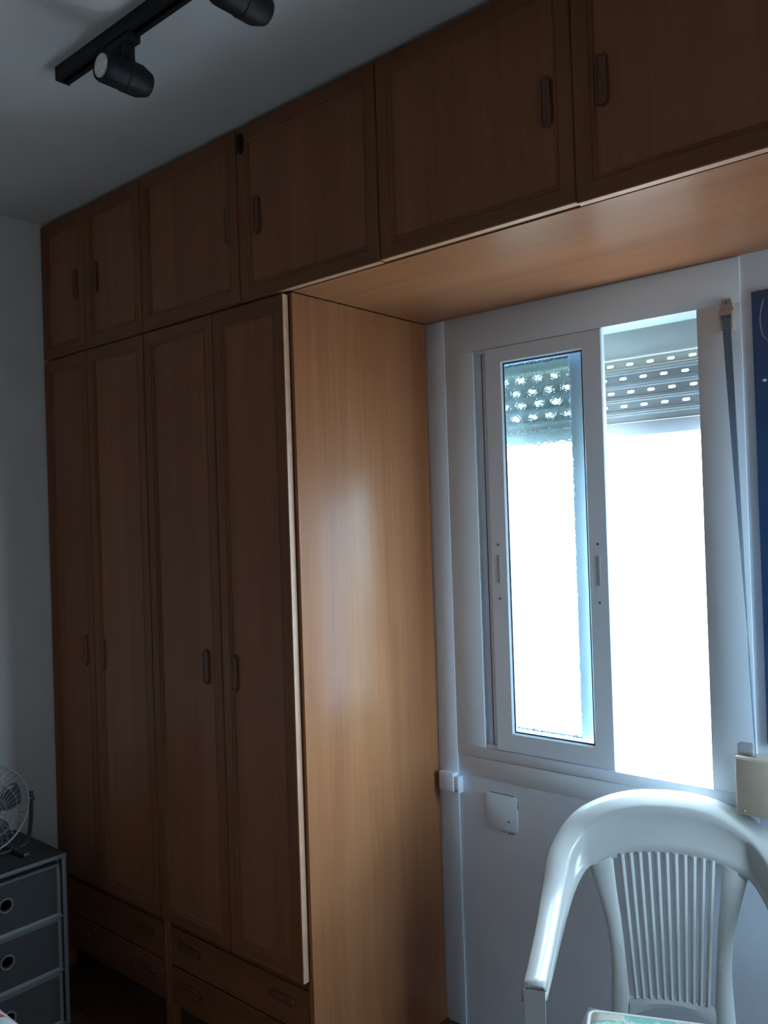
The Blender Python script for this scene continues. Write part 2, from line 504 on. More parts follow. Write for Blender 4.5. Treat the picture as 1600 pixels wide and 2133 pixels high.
# ------------------------------------------------------------------ window with roller shutter
def window_main():
    w = bpy.data.objects.new('window_1', None); COL.objects.link(w); w['kind'] = 'structure'
    yf = 0.606
    # fixed frame members
    box('frame_stile', 1.374, 1.479, yf, 0.700, 0.885, 2.100, ALU, w, 0.001)
    box('frame_stile', 2.168, 2.277, yf, 0.700, 0.885, 2.100, ALU, w, 0.001)
    box('frame_head', 1.374, 2.277, yf, 0.700, 2.1002, 2.212, ALU, w, 0.001)
    box('frame_sill', 1.374, 2.277, yf, 0.700, 0.853, 0.8848, ALU, w, 0.002)
    box('sill_board', 1.374, 2.277, yf + 0.002, 0.690, 0.790, 0.8515, ALU, w, 0.003)
    # open channel left of the closed sash
    box('track_channel', 1.4792, 1.560, 0.6225, 0.6300, 0.885, 2.100, ALU, w, 0)
    box('gasket_strip', 1.500, 1.502, 0.6205, 0.6223, 0.886, 2.099, GASKET, w, 0)
    box('channel_stop', 1.480, 1.523, 0.608, 0.614, 2.088, 2.099, ALU, w, 0.001)
    box('channel_stop', 1.480, 1.523, 0.608, 0.614, 0.886, 0.897, ALU, w, 0.001)
    def sash(x0, x1, y0, y1, z0, z1, gx0, gx1, gz0, gz1, glass):
        bm = bmesh.new()
        def rect(a, b, c, d, y):
            return [(a, y, c), (b, y, c), (b, y, d), (a, y, d)]
        e = 0.003
        loops = [rect(gx0, gx1, gz0, gz1, y1), rect(x0, x1, z0, z1, y1), rect(x0, x1, z0, z1, y0 + e),
                 rect(x0 + e, x1 - e, z0 + e, z1 - e, y0), rect(gx0 - 0.004, gx1 + 0.004, gz0 - 0.004, gz1 + 0.004, y0),
                 rect(gx0, gx1, gz0, gz1, y0 + 0.004), rect(gx0, gx1, gz0, gz1, y1)]
        loft(bm, loops)
        bmesh.ops.remove_doubles(bm, verts=bm.verts[:], dist=1e-6)
        s = obj('sash', bm, ALU, w)
        ym = (y0 + y1) / 2
        box('pane', gx0 - 0.002, gx1 + 0.002, ym, ym + 0.004, gz0 - 0.002, gz1 + 0.002, glass, s, 0)
        bm = bmesh.new()
        g = 0.005
        loft(bm, [rect(gx0 + 1e-4, gx1 - 1e-4, gz0 + 1e-4, gz1 - 1e-4, ym - 0.002), rect(gx0 + g, gx1 - g, gz0 + g, gz1 - g, ym - 0.002),
                  rect(gx0 + g, gx1 - g, gz0 + g, gz1 - g, ym - 0.0003), rect(gx0 + 1e-4, gx1 - 1e-4, gz0 + 1e-4, gz1 - 1e-4, ym - 0.0003)])
        obj('gasket', bm, GASKET, s)
        return s
    s1 = sash(1.523, 1.906, 0.6045, 0.6220, 0.8865, 2.099, 1.583, 1.845, 0.945, 2.050, RIPPLE)
    sash(1.482, 1.842, 0.650, 0.682, 0.8865, 2.099, 1.540, 1.780, 0.945, 2.050, CLEAR)
    # latch plates with screws on both stiles of the sash
    for x in (1.552, 1.876):
        l = box('latch', x - 0.0045, x + 0.0045, 0.6030, 0.6048, 1.392, 1.475, plain('latch_grey', (0.42, 0.46, 0.52), 0.4), s1, 0.0008)
        for z in (1.345, 1.372 + 0.135):
            bm = bmesh.new(); add_lathe(bm, [(0, 0.0035), (0.0012, 0.003)], (x, 0.6046, z), (0, -1, 0), 10)
            obj('screw', bm, GASKET, s1)
    # roller shutter, lowered a hand's breadth
    box('shutter_lintel', 1.386, 2.267, 0.742, 0.750, 2.036, 2.1895, CREAM, w, 0.0)
    box('lintel_lip', 1.386, 2.267, 0.738, 0.752, 2.030, 2.0358, CREAM, w, 0.001)
    for x0, x1 in ((1.3855, 1.408), (2.246, 2.2675)):
        box('guide_rail', x0, x1, 0.752, 0.790, 0.821, 2.189, ALU, w, 0.002)
    P = 0.0398
    ztop = 2.0486
    for k in range(5):
        zt = ztop - k * P
        bm = bmesh.new()
        # curved slat body with two beads
        prof = []
        zb = zt - P + 0.0165
        for i in range(9):
            t = i / 8
            z = zt - t * (zt - zb)
            y = 0.764 - 0.0040 * math.sin(math.pi * t) - (0.0014 if i in (2, 4, 6) else 0)
            prof.append((y, z))
        loops = [[(x, y, z) for y, z in prof] + [(x, y + 0.006, z) for y, z in reversed(prof)] for x in (1.409, 2.245)]
        loft(bm, loops, True, True, True)
        sl = obj('slat', bm, PVC, w)
        if k == 4:
            box('link_strip', 1.409, 2.245, 0.7630, 0.7645, zb - 0.0164, zb + 0.0002, PVC, sl, 0)
            continue
        # perforated link strip under the slat
        bm = bmesh.new()
        pitch = 0.0605
        x = 1.409 - (0.030 if k % 2 else 0.008)
        z0, z1 = zb - 0.0165 - 0.0008, zb + 0.0010
        zm = (z0 + z1) / 2
        while x < 2.245:
            a, b2 = max(x, 1.409), min(x + pitch, 2.245)
            if a == x and b2 == x + pitch:
                cx = (a + b2) / 2
                hole, outer = [], []
                N = 16
                for i in range(N):
                    an = 2 * math.pi * i / N
                    c, s = math.cos(an), math.sin(an)
                    hole.append((cx + 0.0052 * (0 if abs(c) < 1e-6 else (1 if c > 0 else -1)) + 0.0052 * c, zm + 0.0036 * s))
                    m = max(abs(c) , abs(s))
                    outer.append((cx + c / m * pitch / 2, zm + s / m * (z1 - z0) / 2))
                for y in (0.7630, 0.7645):
                    vo = [bm.verts.new((p[0], y, p[1])) for p in outer]
                    vh = [bm.verts.new((p[0], y, p[1])) for p in hole]
                    for i in range(N):
                        j = (i + 1) % N
                        bm.faces.new((vo[i], vo[j], vh[j], vh[i]))
            elif b2 - a > 0.001:
                add_box(bm, a, b2, 0.7630, 0.7645, z0, z1)
            x += pitch
        obj('link_strip', bm, PVC, sl)
    zb = ztop - 5 * P
    box('bottom_bar', 1.409, 2.245, 0.758, 0.774, zb - 0.040, zb - 0.0005, PVCBAR, w, 0.002)
    bm = bmesh.new(); add_box(bm, 1.36, 2.29, 0.69, 0.93, 0.790, 0.8195, 0.003)
    obj('outer_sill', bm, plain('terracotta_sill', (0.22, 0.13, 0.09), 0.6, noise=0.08, nscale=60), w)
window_main()

# strip of trunking in the corner, with its junction box
bm = bmesh.new(); add_box(bm, 1.309, 1.3735, 0.6045, 0.6098, 0.0, 2.2125, 0.001)
tag(obj('cable_trunking', bm, ALU, smooth='auto'), 'tall white cable trunking running up the corner beside the wardrobe side panel', 'trunking')
jb = thing('junction_box', 'small white junction box on the trunking below the window corner', 'electrical box', (1.350, 0.6045, 0.738))
box('box_body', -0.033, 0.022, -0.026, -0.0002, 0.0, 0.058, ALU, jb, 0.003)
box('box_cover', 0.022, 0.040, -0.022, 0.005, -0.004, 0.048, ALU, jb, 0.003)
bm = bmesh.new(); add_lathe(bm, [(0, 0.003), (0.0015, 0.0025)], (0.031, -0.0222, 0.006), (0, -1, 0), 10); obj('screw', bm, GASKET, jb)

def rounded_rect(x0, x1, z0, z1, r, y, n=5):
    out = []
    for cx, cz, a0 in ((x1 - r, z1 - r, 0), (x0 + r, z1 - r, 90), (x0 + r, z0 + r, 180), (x1 - r, z0 + r, 270)):
        for i in range(n + 1):
            a = math.radians(a0 + 90 * i / n)
            out.append((cx + r * math.cos(a), y, cz + r * math.sin(a)))
    return out

def wall_plate():
    p = thing('blank_wall_plate', 'painted over square blank socket plate on the wall under the window', 'wall plate', (1.527, 0.610, 0.643))
    bm = bmesh.new()
    loft(bm, [rounded_rect(-0.057, 0.057, 0, 0.109, 0.012, -0.0001), rounded_rect(-0.057, 0.057, 0, 0.109, 0.012, -0.003),
              rounded_rect(-0.054, 0.054, 0.003, 0.106, 0.010, -0.0045)], True, False, True)
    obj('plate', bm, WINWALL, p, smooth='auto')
    bm = bmesh.new(); add_lathe(bm, [(0, 0.0035), (0.001, 0.003)], (0.028, -0.0045, 0.032), (0, -1, 0), 10); obj('screw', bm, GASKET, p)
    # cracks, plus the plate's shadow line drawn dark along top and right edges
    for pts in ([(-0.040, 0.1105), (0.035, 0.1105), (0.050, 0.1065), (0.0578, 0.094), (0.0582, 0.074)],
                [(0.000, -0.0012), (0.014, -0.0016)], [(0.022, -0.0025), (0.040, -0.0022), (0.0545, 0.006)], [(-0.058, 0.030), (-0.0585, 0.042)]):
        bm = bmesh.new(); add_tube(bm, [(x, -0.0006, z) for x, z in catmull([(a, b, 0) for a, b in pts], 4) and [(v.x, v.y) for v in catmull([(a, b, 0) for a, b in pts], 4)]], 0.0011, 6)
        obj('crack_shadow_line', bm, GASKET, p)
wall_plate()

def strap_set():
    g = thing('strap_guide', 'ivory plastic guide for the shutter strap at the top right of the window', 'strap guide', (2.246, 0.6058, 2.028))
    bm = bmesh.new()
    loft(bm, [rounded_rect(-0.019, 0.019, 0, 0.056, 0.006, -0.0001), rounded_rect(-0.019, 0.019, 0, 0.056, 0.006, -0.012),
              rounded_rect(-0.015, 0.015, 0.004, 0.052, 0.005, -0.016)], True, False, True)
    obj('guide_body', bm, IVORY, g, smooth='auto')
    bm = bmesh.new()
    loft(bm, [[(-0.017, -0.0002, 0.0562), (0.017, -0.0002, 0.0562), (0.010, -0.0002, 0.084), (-0.010, -0.0002, 0.084)],
              [(-0.017, -0.010, 0.0562), (0.017, -0.010, 0.0562), (0.010, -0.007, 0.084), (-0.010, -0.007, 0.084)]], True, True, True)
    obj('guide_tab', bm, IVORY, g)
    bm = bmesh.new(); add_lathe(bm, [(0, 0.004), (0.002, 0.003)], (0, -0.009, 0.074), (0, -1, 0), 10); obj('screw', bm, GASKET, g)
    box('strap_slot', -0.011, 0.013, -0.0175, -0.0155, 0.030, 0.042, GASKET, g, 0)
    # the webbing twists from face-on at the guide to edge-on at the reel box
    bm = bmesh.new()
    a, b = Vector((2.249, 0.583, 2.060)), Vector((2.286, 0.572, 0.9935))
    N = 40
    loops = []
    for i in range(N + 1):
        t = i / N
        c = a.lerp(b, t)
        an = math.radians(5 + 74 * min(1, t * 1.25))
        wv = Vector((math.cos(an), -math.sin(an), 0)) * 0.0105
        nv = Vector((math.sin(an), math.cos(an), 0)) * 0.0007
        loops.append([c - wv - nv, c + wv - nv, c + wv + nv, c - wv + nv])
    loft(bm, loops, True, True, True)
    tag(obj('shutter_strap', bm, STRAP, smooth='auto'), 'grey blue webbing strap hanging from the guide down to the reel box', 'strap')
    r = thing('strap_reel_box', 'beige strap reel box on the wall at the lower right of the window', 'reel box', (2.314, 0.6020, 0.851))
    box('housing', -0.074, 0.074, -0.046, 0.0075, 0.0, 0.141, BEIGE, r, 0.004)
    box('faceplate', -0.070, 0.070, -0.0485, -0.0462, 0.004, 0.137, BEIGE, r, 0.001)
    box('strap_inlet', -0.070, -0.040, -0.036, -0.012, 0.1412, 0.170, clear_glass('cloudy_plastic', (0.75, 0.72, 0.72)), r, 0.002)
    bm = bmesh.new(); add_lathe(bm, [(0, 0.004), (0.0015, 0.003)], (-0.055, -0.0486, 0.012), (0, -1, 0), 10); obj('screw', bm, FANM, r)
strap_set()

def poster():
    p = thing('poster', 'dark blue poster with pale marks on the wall right of the window', 'poster', (2.3035, 0.610, 1.02))
    box('sheet', 0.0, 0.62, -0.006, -0.0004, 0.0, 1.098, POSTER, p, 0.0006)
    bm = bmesh.new()
    add_tube(bm, [(v.x, -0.0064, v.y) for v in catmull([(0.028, 1.075, 0), (0.020, 1.045, 0), (0.019, 1.015, 0), (0.026, 0.985, 0), (0.045, 0.965, 0)], 6)], 0.0009, 6)
    obj('pale_line', bm, POSTERINK, p)
    bm = bmesh.new()
    add_lathe(bm, [(0, 0.0052), (0.0006, 0.0048)], (0.024, -0.006, 0.880), (0, -1, 0), 9)
    bmesh.ops.scale(bm, vec=(1.0, 1.0, 0.7), space=Matrix.Translation((-0.024, 0, -0.880)), verts=bm.verts[:])
    obj('pale_fleck', bm, plain('white_ink', (0.8, 0.82, 0.85), 0.5), p)
poster()

# ------------------------------------------------------------------ cabinets
def add_pull(name, parent, cx, cz, y, horizontal=False, L=0.105, Wd=0.026):
    """oval pull with a raised rim and dished middle"""
    bm = bmesh.new()
    def pill(ins, yy, n=8):
        r = Wd / 2 - ins
        h = L / 2 - Wd / 2
        out = []
        for s, a0 in ((1, 0), (-1, 180)):
            for i in range(n + 1):
                a = math.radians(a0 + 180 * i / n)
                p = (r * math.cos(a), s * h + r * math.sin(a))
                out.append((cx + p[1], yy, cz + p[0]) if horizontal else (cx + p[0], yy, cz + p[1]))
        return out
    loft(bm, [pill(0, y), pill(0, y - 0.006), pill(0.002, y - 0.009), pill(0.0045, y - 0.009), pill(0.0065, y - 0.005), pill(0.0105, y - 0.0035)], True, False, True)
    return obj(name, bm, HANDLE, parent, smooth='auto')

def make_door(parent, x0, x1, z0, z1, pull=None, yoff=0.0, fw=0.048, th=0.021, name='door', edge=False):
    """framed door: moulded frame, recessed panel (sub-part), pull (sub-part); front face at y = yoff"""
    g = 0.0015
    x0, x1, z0, z1 = x0 + g, x1 - g, z0 + g, z1 - g
    def rect(i, y):
        return [(x0 + i, y, z0 + i), (x1 - i, y, z0 + i), (x1 - i, y, z1 - i), (x0 + i, y, z1 - i)]
    prof = [(fw, th), (0, th), (0, 0.0022), (0.0022, 0), (fw - 0.014, 0), (fw - 0.011, 0.0028), (fw - 0.008, 0.0012), (fw - 0.004, 0.0022), (fw, 0.007), (fw, th)]
    bm = bmesh.new()
    loft(bm, [rect(i, yoff + y) for i, y in prof], matf=lambda i, j: (2 if i == 1 and (j == 0 or (j == 1 and edge)) else (1 if j in (0, 2) else 0)))
    bmesh.ops.remove_doubles(bm, verts=bm.verts[:], dist=1e-6)
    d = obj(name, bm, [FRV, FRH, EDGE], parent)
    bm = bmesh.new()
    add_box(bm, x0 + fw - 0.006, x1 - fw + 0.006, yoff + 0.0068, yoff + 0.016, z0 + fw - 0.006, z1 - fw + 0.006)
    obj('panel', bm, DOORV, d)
    if pull:
        add_pull('pull', d, pull[0], pull[1], yoff + 0.0068)
    return d

YC = 0.026        # front of the carcasses

def tall_wardrobe(x0, x1, meet, pulls, label, reveal):
    t = thing('wardrobe', label, 'wardrobe', (x0, 0, 0), group='tall wardrobes left of the window')
    w = x1 - x0
    m = meet - x0
    zt = ZU - 0.002
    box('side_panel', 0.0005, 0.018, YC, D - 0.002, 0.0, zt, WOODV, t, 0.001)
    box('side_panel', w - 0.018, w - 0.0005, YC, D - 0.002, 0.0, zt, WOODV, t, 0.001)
    box('top_panel', 0.018, w - 0.018, YC, D - 0.002, zt - 0.018, zt, CARC, t, 0)
    box('back_panel', 0.018, w - 0.018, D - 0.008, D - 0.002, 0.08, zt - 0.018, CARC, t, 0)
    box('shelf', 0.018, w - 0.018, YC + 0.01, D - 0.008, 0.350, 0.368, FRH, t, 0.001)
    make_door(t, 0.001, m, 0.362, zt - 0.004, (pulls[0] - x0, 1.175))
    make_door(t, m, w - reveal, 0.362, zt - 0.004, (pulls[1] - x0, 1.168), edge=reveal > 0.005)
    box('rail', 0.0182, w - 0.0182, YC + 0.002, YC + 0.022, 0.3325, 0.3495, FRH, t, 0.001)
    for z0, z1 in ((0.212, 0.330), (0.086, 0.206)):
        bm = bmesh.new()
        add_box(bm, 0.020, w - 0.020, YC - 0.002, YC + 0.018, z0, z1, 0.003)
        dr = obj('drawer', bm, FRH, t)
        for px in (0.115, w - 0.125):
            add_pull('pull', dr, px, (z0 + z1) / 2 + 0.012, YC - 0.002, True, 0.11, 0.024)
    box('plinth', 0.0182, w - 0.0182, YC + 0.03, YC + 0.045, 0.0, 0.082, CARC, t, 0)
    return t

X1 = 0.636
tall_wardrobe(0.004, X1, 0.296, (0.235, 0.340), 'narrow cherry wood wardrobe in the corner by the white left wall', 0.0005)
tall_wardrobe(X1, XR, 0.985, (0.905, 1.036), 'cherry wood wardrobe whose bright side panel faces the window', 0.011)

def upper_cabinet(x0, x1, meet, pulls, label, yo=(0, 0), zo=(0, 0), zb=0.0):
    t = thing('overhead_cabinet', label, 'cabinet', (x0, 0, ZU), group='row of overhead cabinets under the ceiling')
    w = x1 - x0
    m = meet - x0
    h = H - ZU - 0.012
    box('bottom_panel', 0.0005, w - 0.0005, YC, D - 0.002, zb, 0.018 + zb, WOODH, t, 0.0008)
    box('side_panel', 0.0005, 0.0165, YC, D - 0.002, 0.018 + zb, h, WOODV, t, 0)
    box('side_panel', w - 0.0165, w - 0.0005, YC, D - 0.002, 0.018 + zb, h, WOODV, t, 0)
    box('back_panel', 0.0165, w - 0.0165, D - 0.008, D - 0.002, 0.018 + zb, h, CARC, t, 0)
    box('top_panel', 0.0005, w - 0.0005, YC, D - 0.002, h, h + 0.010, CARC, t, 0)
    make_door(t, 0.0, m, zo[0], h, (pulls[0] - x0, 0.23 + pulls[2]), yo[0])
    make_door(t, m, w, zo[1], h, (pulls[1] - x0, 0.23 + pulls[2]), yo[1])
    return t

upper_cabinet(0.004, X1, 0.296, (0.233, 0.361, 0.004), 'leftmost overhead cabinet, its two doors the narrowest, above the corner wardrobe')
upper_cabinet(X1, 1.634, 1.115, (1.066, 1.190, 0.0), 'overhead cabinet above the wider wardrobe, small black clip on its frame', zb=0.0122)
upper_cabinet(1.634, 2.690, 2.158, (2.094, 2.221, -0.002), 'overhead cabinet spanning above the window, right door lighter and lower', (0, -0.005), (0.002, -0.003), zb=0.0122)
upper_cabinet(2.690, RX - 0.004, 3.02, (2.96, 3.08, 0.0), 'rightmost overhead cabinet reaching the right wall past the window', zb=0.0122)

bm = bmesh.new(); add_box(bm, XR + 0.0006, RX - 0.004, YC, D - 0.0005, ZU, ZU + 0.012, 0.0006)
tag(obj('soffit_board', bm, WOODH), 'long cherry wood soffit board under the overhead cabinets, above the window', 'board')

# small black clip on the upper door
bm = bmesh.new()
add_lathe(bm, [(0, 0.012), (0.006, 0.012), (0.010, 0.009), (0.012, 0.004)], (1.138, -0.0003, 2.655), (0, -1, 0), 16)
bmesh.ops.scale(bm, vec=(0.95, 1.0, 2.4), space=Matrix.Translation((-1.138, 0, -2.655)), verts=bm.verts[:])
tag(obj('door_clip', bm, BLACK, smooth='auto'), 'small oval black clip stuck near the top of an overhead cabinet door', 'clip')

# ------------------------------------------------------------------ ceiling track and spotlights
TY = -0.480
tr = thing('lighting_track', 'long black lighting track fixed to the ceiling', 'track', (1.045, TY, H))
bm = bmesh.new()
sec = [(-0.0175, 0), (0.0175, 0), (0.0175, -0.032), (0.006, -0.032), (0.006, -0.014), (-0.006, -0.014), (-0.006, -0.032), (-0.0175, -0.032)]
loft(bm, [[(x, y, z - 0.0002) for y, z in sec] for x in (0.004, 1.5)], True, True, True)
obj('rail', bm, BLACK, tr)
box('end_cap', 0.0, 0.0038, -0.0185, 0.0185, -0.034, -0.0002, BLACK, tr, 0.001)
box('end_cap', 1.5002, 1.504, -0.0185, 0.0185, -0.034, -0.0002, BLACK, tr, 0.001)

def spotlight(x, label):
    s = thing('track_spotlight', label, 'spotlight', (x, TY, H - 0.0325), group='black spotlights on the ceiling track')
    box('adapter', -0.045, 0.045, -0.015, 0.015, -0.020, 0.0, BLACK, s, 0.003)
    bm = bmesh.new(); add_lathe(bm, [(0, 0.014), (0.030, 0.014), (0.036, 0.010)], (0.018, 0, -0.020), (0, 0, -1), 16)
    obj('stem', bm, BLACK, s, smooth='auto')
    bm = bmesh.new()
    zc = -0.088
    # yoke arm to the head
    box('yoke', 0.006, 0.030, -0.012, 0.012, zc + 0.020, -0.054, BLACK, s, 0.002)
    prof = [(0.0, 0.030), (0.001, 0.0335), (0.048, 0.0335), (0.050, 0.0350), (0.088, 0.0350), (0.112, 0.0265), (0.114, 0.023)]
    add_lathe(bm, [(-0.004, 0.026), (-0.006, 0.031)] + prof[1:], (0.014, -0.062, zc), (0, 1, 0), 20)
    h = obj('lamp_head', bm, BLACK, s, smooth='auto')
    bm = bmesh.new(); add_lathe(bm, [(0, 0.0255), (0.002, 0.0245), (0.0045, 0.014), (0.0055, 0.006)], (0.014, -0.0662, zc), (0, -1, 0), 24)
    obj('lens', bm, LENS, h, smooth='auto')
    return s
spotlight(1.312, 'black track spotlight nearer the wardrobe corner, its round lens showing')
spotlight(1.712, 'black track spotlight cut off by the top of the picture')

# ------------------------------------------------------------------ plastic armchair
def make_chair():
    th = math.radians(24)
    c = thing('plastic_armchair', 'white moulded plastic armchair with slatted back in front of the window', 'chair', (2.128, 0.399, 0.0), 0)
    F = Vector((math.sin(th), -math.cos(th), 0)); W = Vector((math.cos(th), math.sin(th), 0))
    def L(u, v, h):
        return W * u + F * v + Vector((0, 0, h))
    TAN = math.tan(math.radians(14))
    def back(u, h, off=0.0):
        return (u, -(h - 0.42) * TAN + off - 0.10 * u * u + 0.002, h)
    Ro = [(-.294, .391, .637), (-.293, .28, .645), (-.292, .168, .655), (-.291, .05, .684), (-.281, -.035, .746), (-.252, -.098, .792), (-.210, -.128, .829), (-.142, -.142, .861), (-.070, -.148, .878), (0, -.150, .882)]
    Ri = [(-.250, .391, .637), (-.248, .26, .648), (-.246, .14, .660), (-.241, .05, .690), (-.230, -.025, .742), (-.203, -.068, .786), (-.168, -.085, .816), (-.115, -.095, .843), (-.060, -.099, .855), (0, -.100, .858)]
    B = [(-.249, .385, .610), (-.247, .26, .605), (-.244, .14, .604), (-.236, .05, .622), (-.218, -.015, .665), (-.192, -.055, .703), (-.165, -.066, .716), (-.120, -.076, .730), (-.060, -.082, .744), (0, -.084, .749)]
    n = 5
    def full(cv):
        h = catmull(cv, n)
        return h + [Vector((-p.x, p.y, p.z)) for p in reversed(h[:-1])]
    ro, ri, bb = full(Ro), full(Ri), full(B)
    bm = bmesh.new()
    loops = []
    for a, i, b in zip(ro, ri, bb):
        out = (a - i); out.z = 0
        if out.length > 1e-6:
            out.normalize()
        lip = a + out * 0.001 - Vector((0, 0, 0.030))
        mid = (a + i) / 2 + Vector((0, 0, 0.004))
        sec = [lip, a - Vector((0, 0, 0.006)) + out * 0.001, a - out * 0.004 + Vector((0, 0, 0.001)), mid, i + out * 0.004 + Vector((0, 0, 0.002)), i - Vector((0, 0, 0.004)) - out * 0.001]
        for k in range(1, 6):
            t = k / 5
            p = i.lerp(b, t)
            sec.append(p + out * (0.010 * math.sin(math.pi * t)))
        loops.append([L(p.x, p.y, p.z) for p in sec])
    loft(bm, loops, closed=False)
    o = obj('arm_and_back_shell', bm, CHAIRM, c, smooth=True)
    md = o.modifiers.new('thickness', 'SOLIDIFY'); md.thickness = 0.005; md.offset = 0
    # stiles of the backrest
    for s in (-1, 1):
        oe = catmull([(.186, .712, 0), (.163, .640, 0), (.146, .577, 0), (.137, .505, 0), (.139, .41, 0), (.142, .375, 0)], 4)
        ie = catmull([(.128, .735, 0), (.119, .650, 0), (.110, .585, 0), (.103, .510, 0), (.096, .43, 0), (.094, .375, 0)], 4)
        bm = bmesh.new()
        loops = []
        for p, q in zip(oe, ie):
            r = []
            for f, d in ((0, 0.0), (0.15, 0.006), (0.5, 0.009), (0.85, 0.006), (1, 0.0)):
                uu = p.x + (q.x - p.x) * f; hh = p.y + (q.y - p.y) * f
                r.append(L(*back(s * uu, hh, d + 0.002)))
            for f in (1, 0):
                uu = p.x + (q.x - p.x) * f; hh = p.y + (q.y - p.y) * f
                r.append(L(*back(s * uu, hh, -0.006)))
            loops.append(r)
        loft(bm, loops, True, True, True)
        obj('backrest_stile', bm, CHAIRM, c, smooth='auto')
    # eleven slats
    for k in range(11):
        f = (2 * k + 2) / 24 * 2 - 1           # centre, -1..1
        ut, ub = 0.128 * f, 0.096 * f
        top = 0.752 - 0.75 * (0.128 * f) ** 2 * 1.2
        bot = 0.436 - 1.0 * ub * ub
        bm = bmesh.new()
        loops = []
        for i in range(9):
            t = i / 8
            u = ut + (ub - ut) * t; h = top + (bot - top) * t
            hw = (0.128 + (0.096 - 0.128) * t) / 12 * 0.66
            r = []
            for du, d in ((-1, 0.0), (-0.6, 0.005), (0, 0.007), (0.6, 0.005), (1, 0.0), (1, -0.004), (-1, -0.004)):
                r.append(L(*back(u + du * hw, h, d)))
            loops.append(r)
        loft(bm, loops, True, True, True)
        obj('slat', bm, CHAIRM, c, smooth='auto')
    # lower rail under the slats, arched
    bm = bmesh.new(); loops = []
    for i in range(13):
        u = -0.097 + 0.194 * i / 12
        hb = 0.436 - 1.0 * u * u + 0.001
        ha = 0.418 - 3.0 * u * u
        r = [L(*back(u, hb, 0.002)), L(*back(u, (hb + ha) / 2, 0.009)), L(*back(u, ha, 0.006)), L(*back(u, ha, -0.004)), L(*back(u, hb, -0.004))]
        loops.append(r)
    loft(bm, loops, True, True, True)
    obj('lower_rail', bm, CHAIRM, c, smooth='auto')
    # seat
    bm = bmesh.new()
    nu, nv = 12, 12
    def seat(u, v):
        e = 0.022 * (u / 0.24) ** 2
        return 0.385 + 0.035 * (v / 0.44) ** 2 + e - (0.02 * max(0, (v - 0.36) / 0.08) ** 2)
    rows = []
    for j in range(nv + 1):
        v = 0.012 + 0.438 * j / nv
        hw = 0.190 + 0.05 * min(1, v / 0.30)
        rows.append([L((-1 + 2 * i / nu) * hw, v, seat((-1 + 2 * i / nu) * hw, v)) for i in range(nu + 1)])
    loft(bm, rows, closed=False)
    o = obj('seat', bm, CHAIRM, c, smooth=True)
    md = o.modifiers.new('thickness', 'SOLIDIFY'); md.thickness = 0.006; md.offset = -1
    # legs: front ones run up into the arms
    for s in (-1, 1):
        bm = bmesh.new(); loops = []
        for h, uo, ui, v0, v1 in ((0.632, .294, .250, .391, .372), (0.56, .290, .250, .398, .365), (0.42, .280, .238, .415, .360), (0.20, .278, .236, .436, .392), (0.0, .284, .244, .455, .415)):
            t = 0.006
            loops.append([L(s * a, b, h) for a, b in ((uo, v1), (uo, v0), (ui, v0), (ui, v0 - t), (uo - t, v0 - t), (uo - t, v1))])
        loft(bm, loops, True, True, True)
        obj('leg', bm, CHAIRM, c, smooth='auto')
        bm = bmesh.new(); loops = []
        for h, uo, ui, v0, v1 in ((0.378, .178, .140, .022, .062), (0.20, .212, .170, -.018, .025), (0.0, .240, .200, -.050, -.010)):
            t = 0.006
            loops.append([L(s * a, b, h) for a, b in ((uo, v1), (uo, v0), (ui, v0), (ui, v0 + t), (uo - t, v0 + t), (uo - t, v1))])
        loft(bm, loops, True, True, True)
        obj('leg', bm, CHAIRM, c, smooth='auto')
    # cushion lying on the seat
    q = thing('seat_cushion', 'flat patchwork cushion in green and beige with white piping on the chair seat', 'cushion', Vector((2.128, 0.399, 0)) + L(0.005, 0.255, 0.416), th)
    bm = bmesh.new()
    nn = 14
    def cush(a, b, up):
        e = (1 - abs(a) ** 6) * (1 - abs(b) ** 6)
        return Vector((a * 0.190, -b * 0.160, (0.020 + 0.016 * max(e, 0) ** 0.5) if up else (0.020 - 0.012 * max(e, 0) ** 0.5)))
    for up in (True, False):
        loft(bm, [[cush(-1 + 2 * i / nn, -1 + 2 * j / nn, up) for i in range(nn + 1)] for j in range(nn + 1)], closed=False)
    bmesh.ops.remove_doubles(bm, verts=bm.verts[:], dist=1e-5)
    obj('cover', bm, PATCH, q, smooth=True)
    bm = bmesh.new()
    pts = [Vector((x, y, 0.020)) for x, y in [(p[0], p[2]) for p in rounded_rect(-0.190, 0.190, -0.160, 0.160, 0.02, 0)]]
    add_tube(bm, pts, 0.005, 8, closed=True)
    obj('piping', bm, PIPING, q, smooth=True)
make_chair()

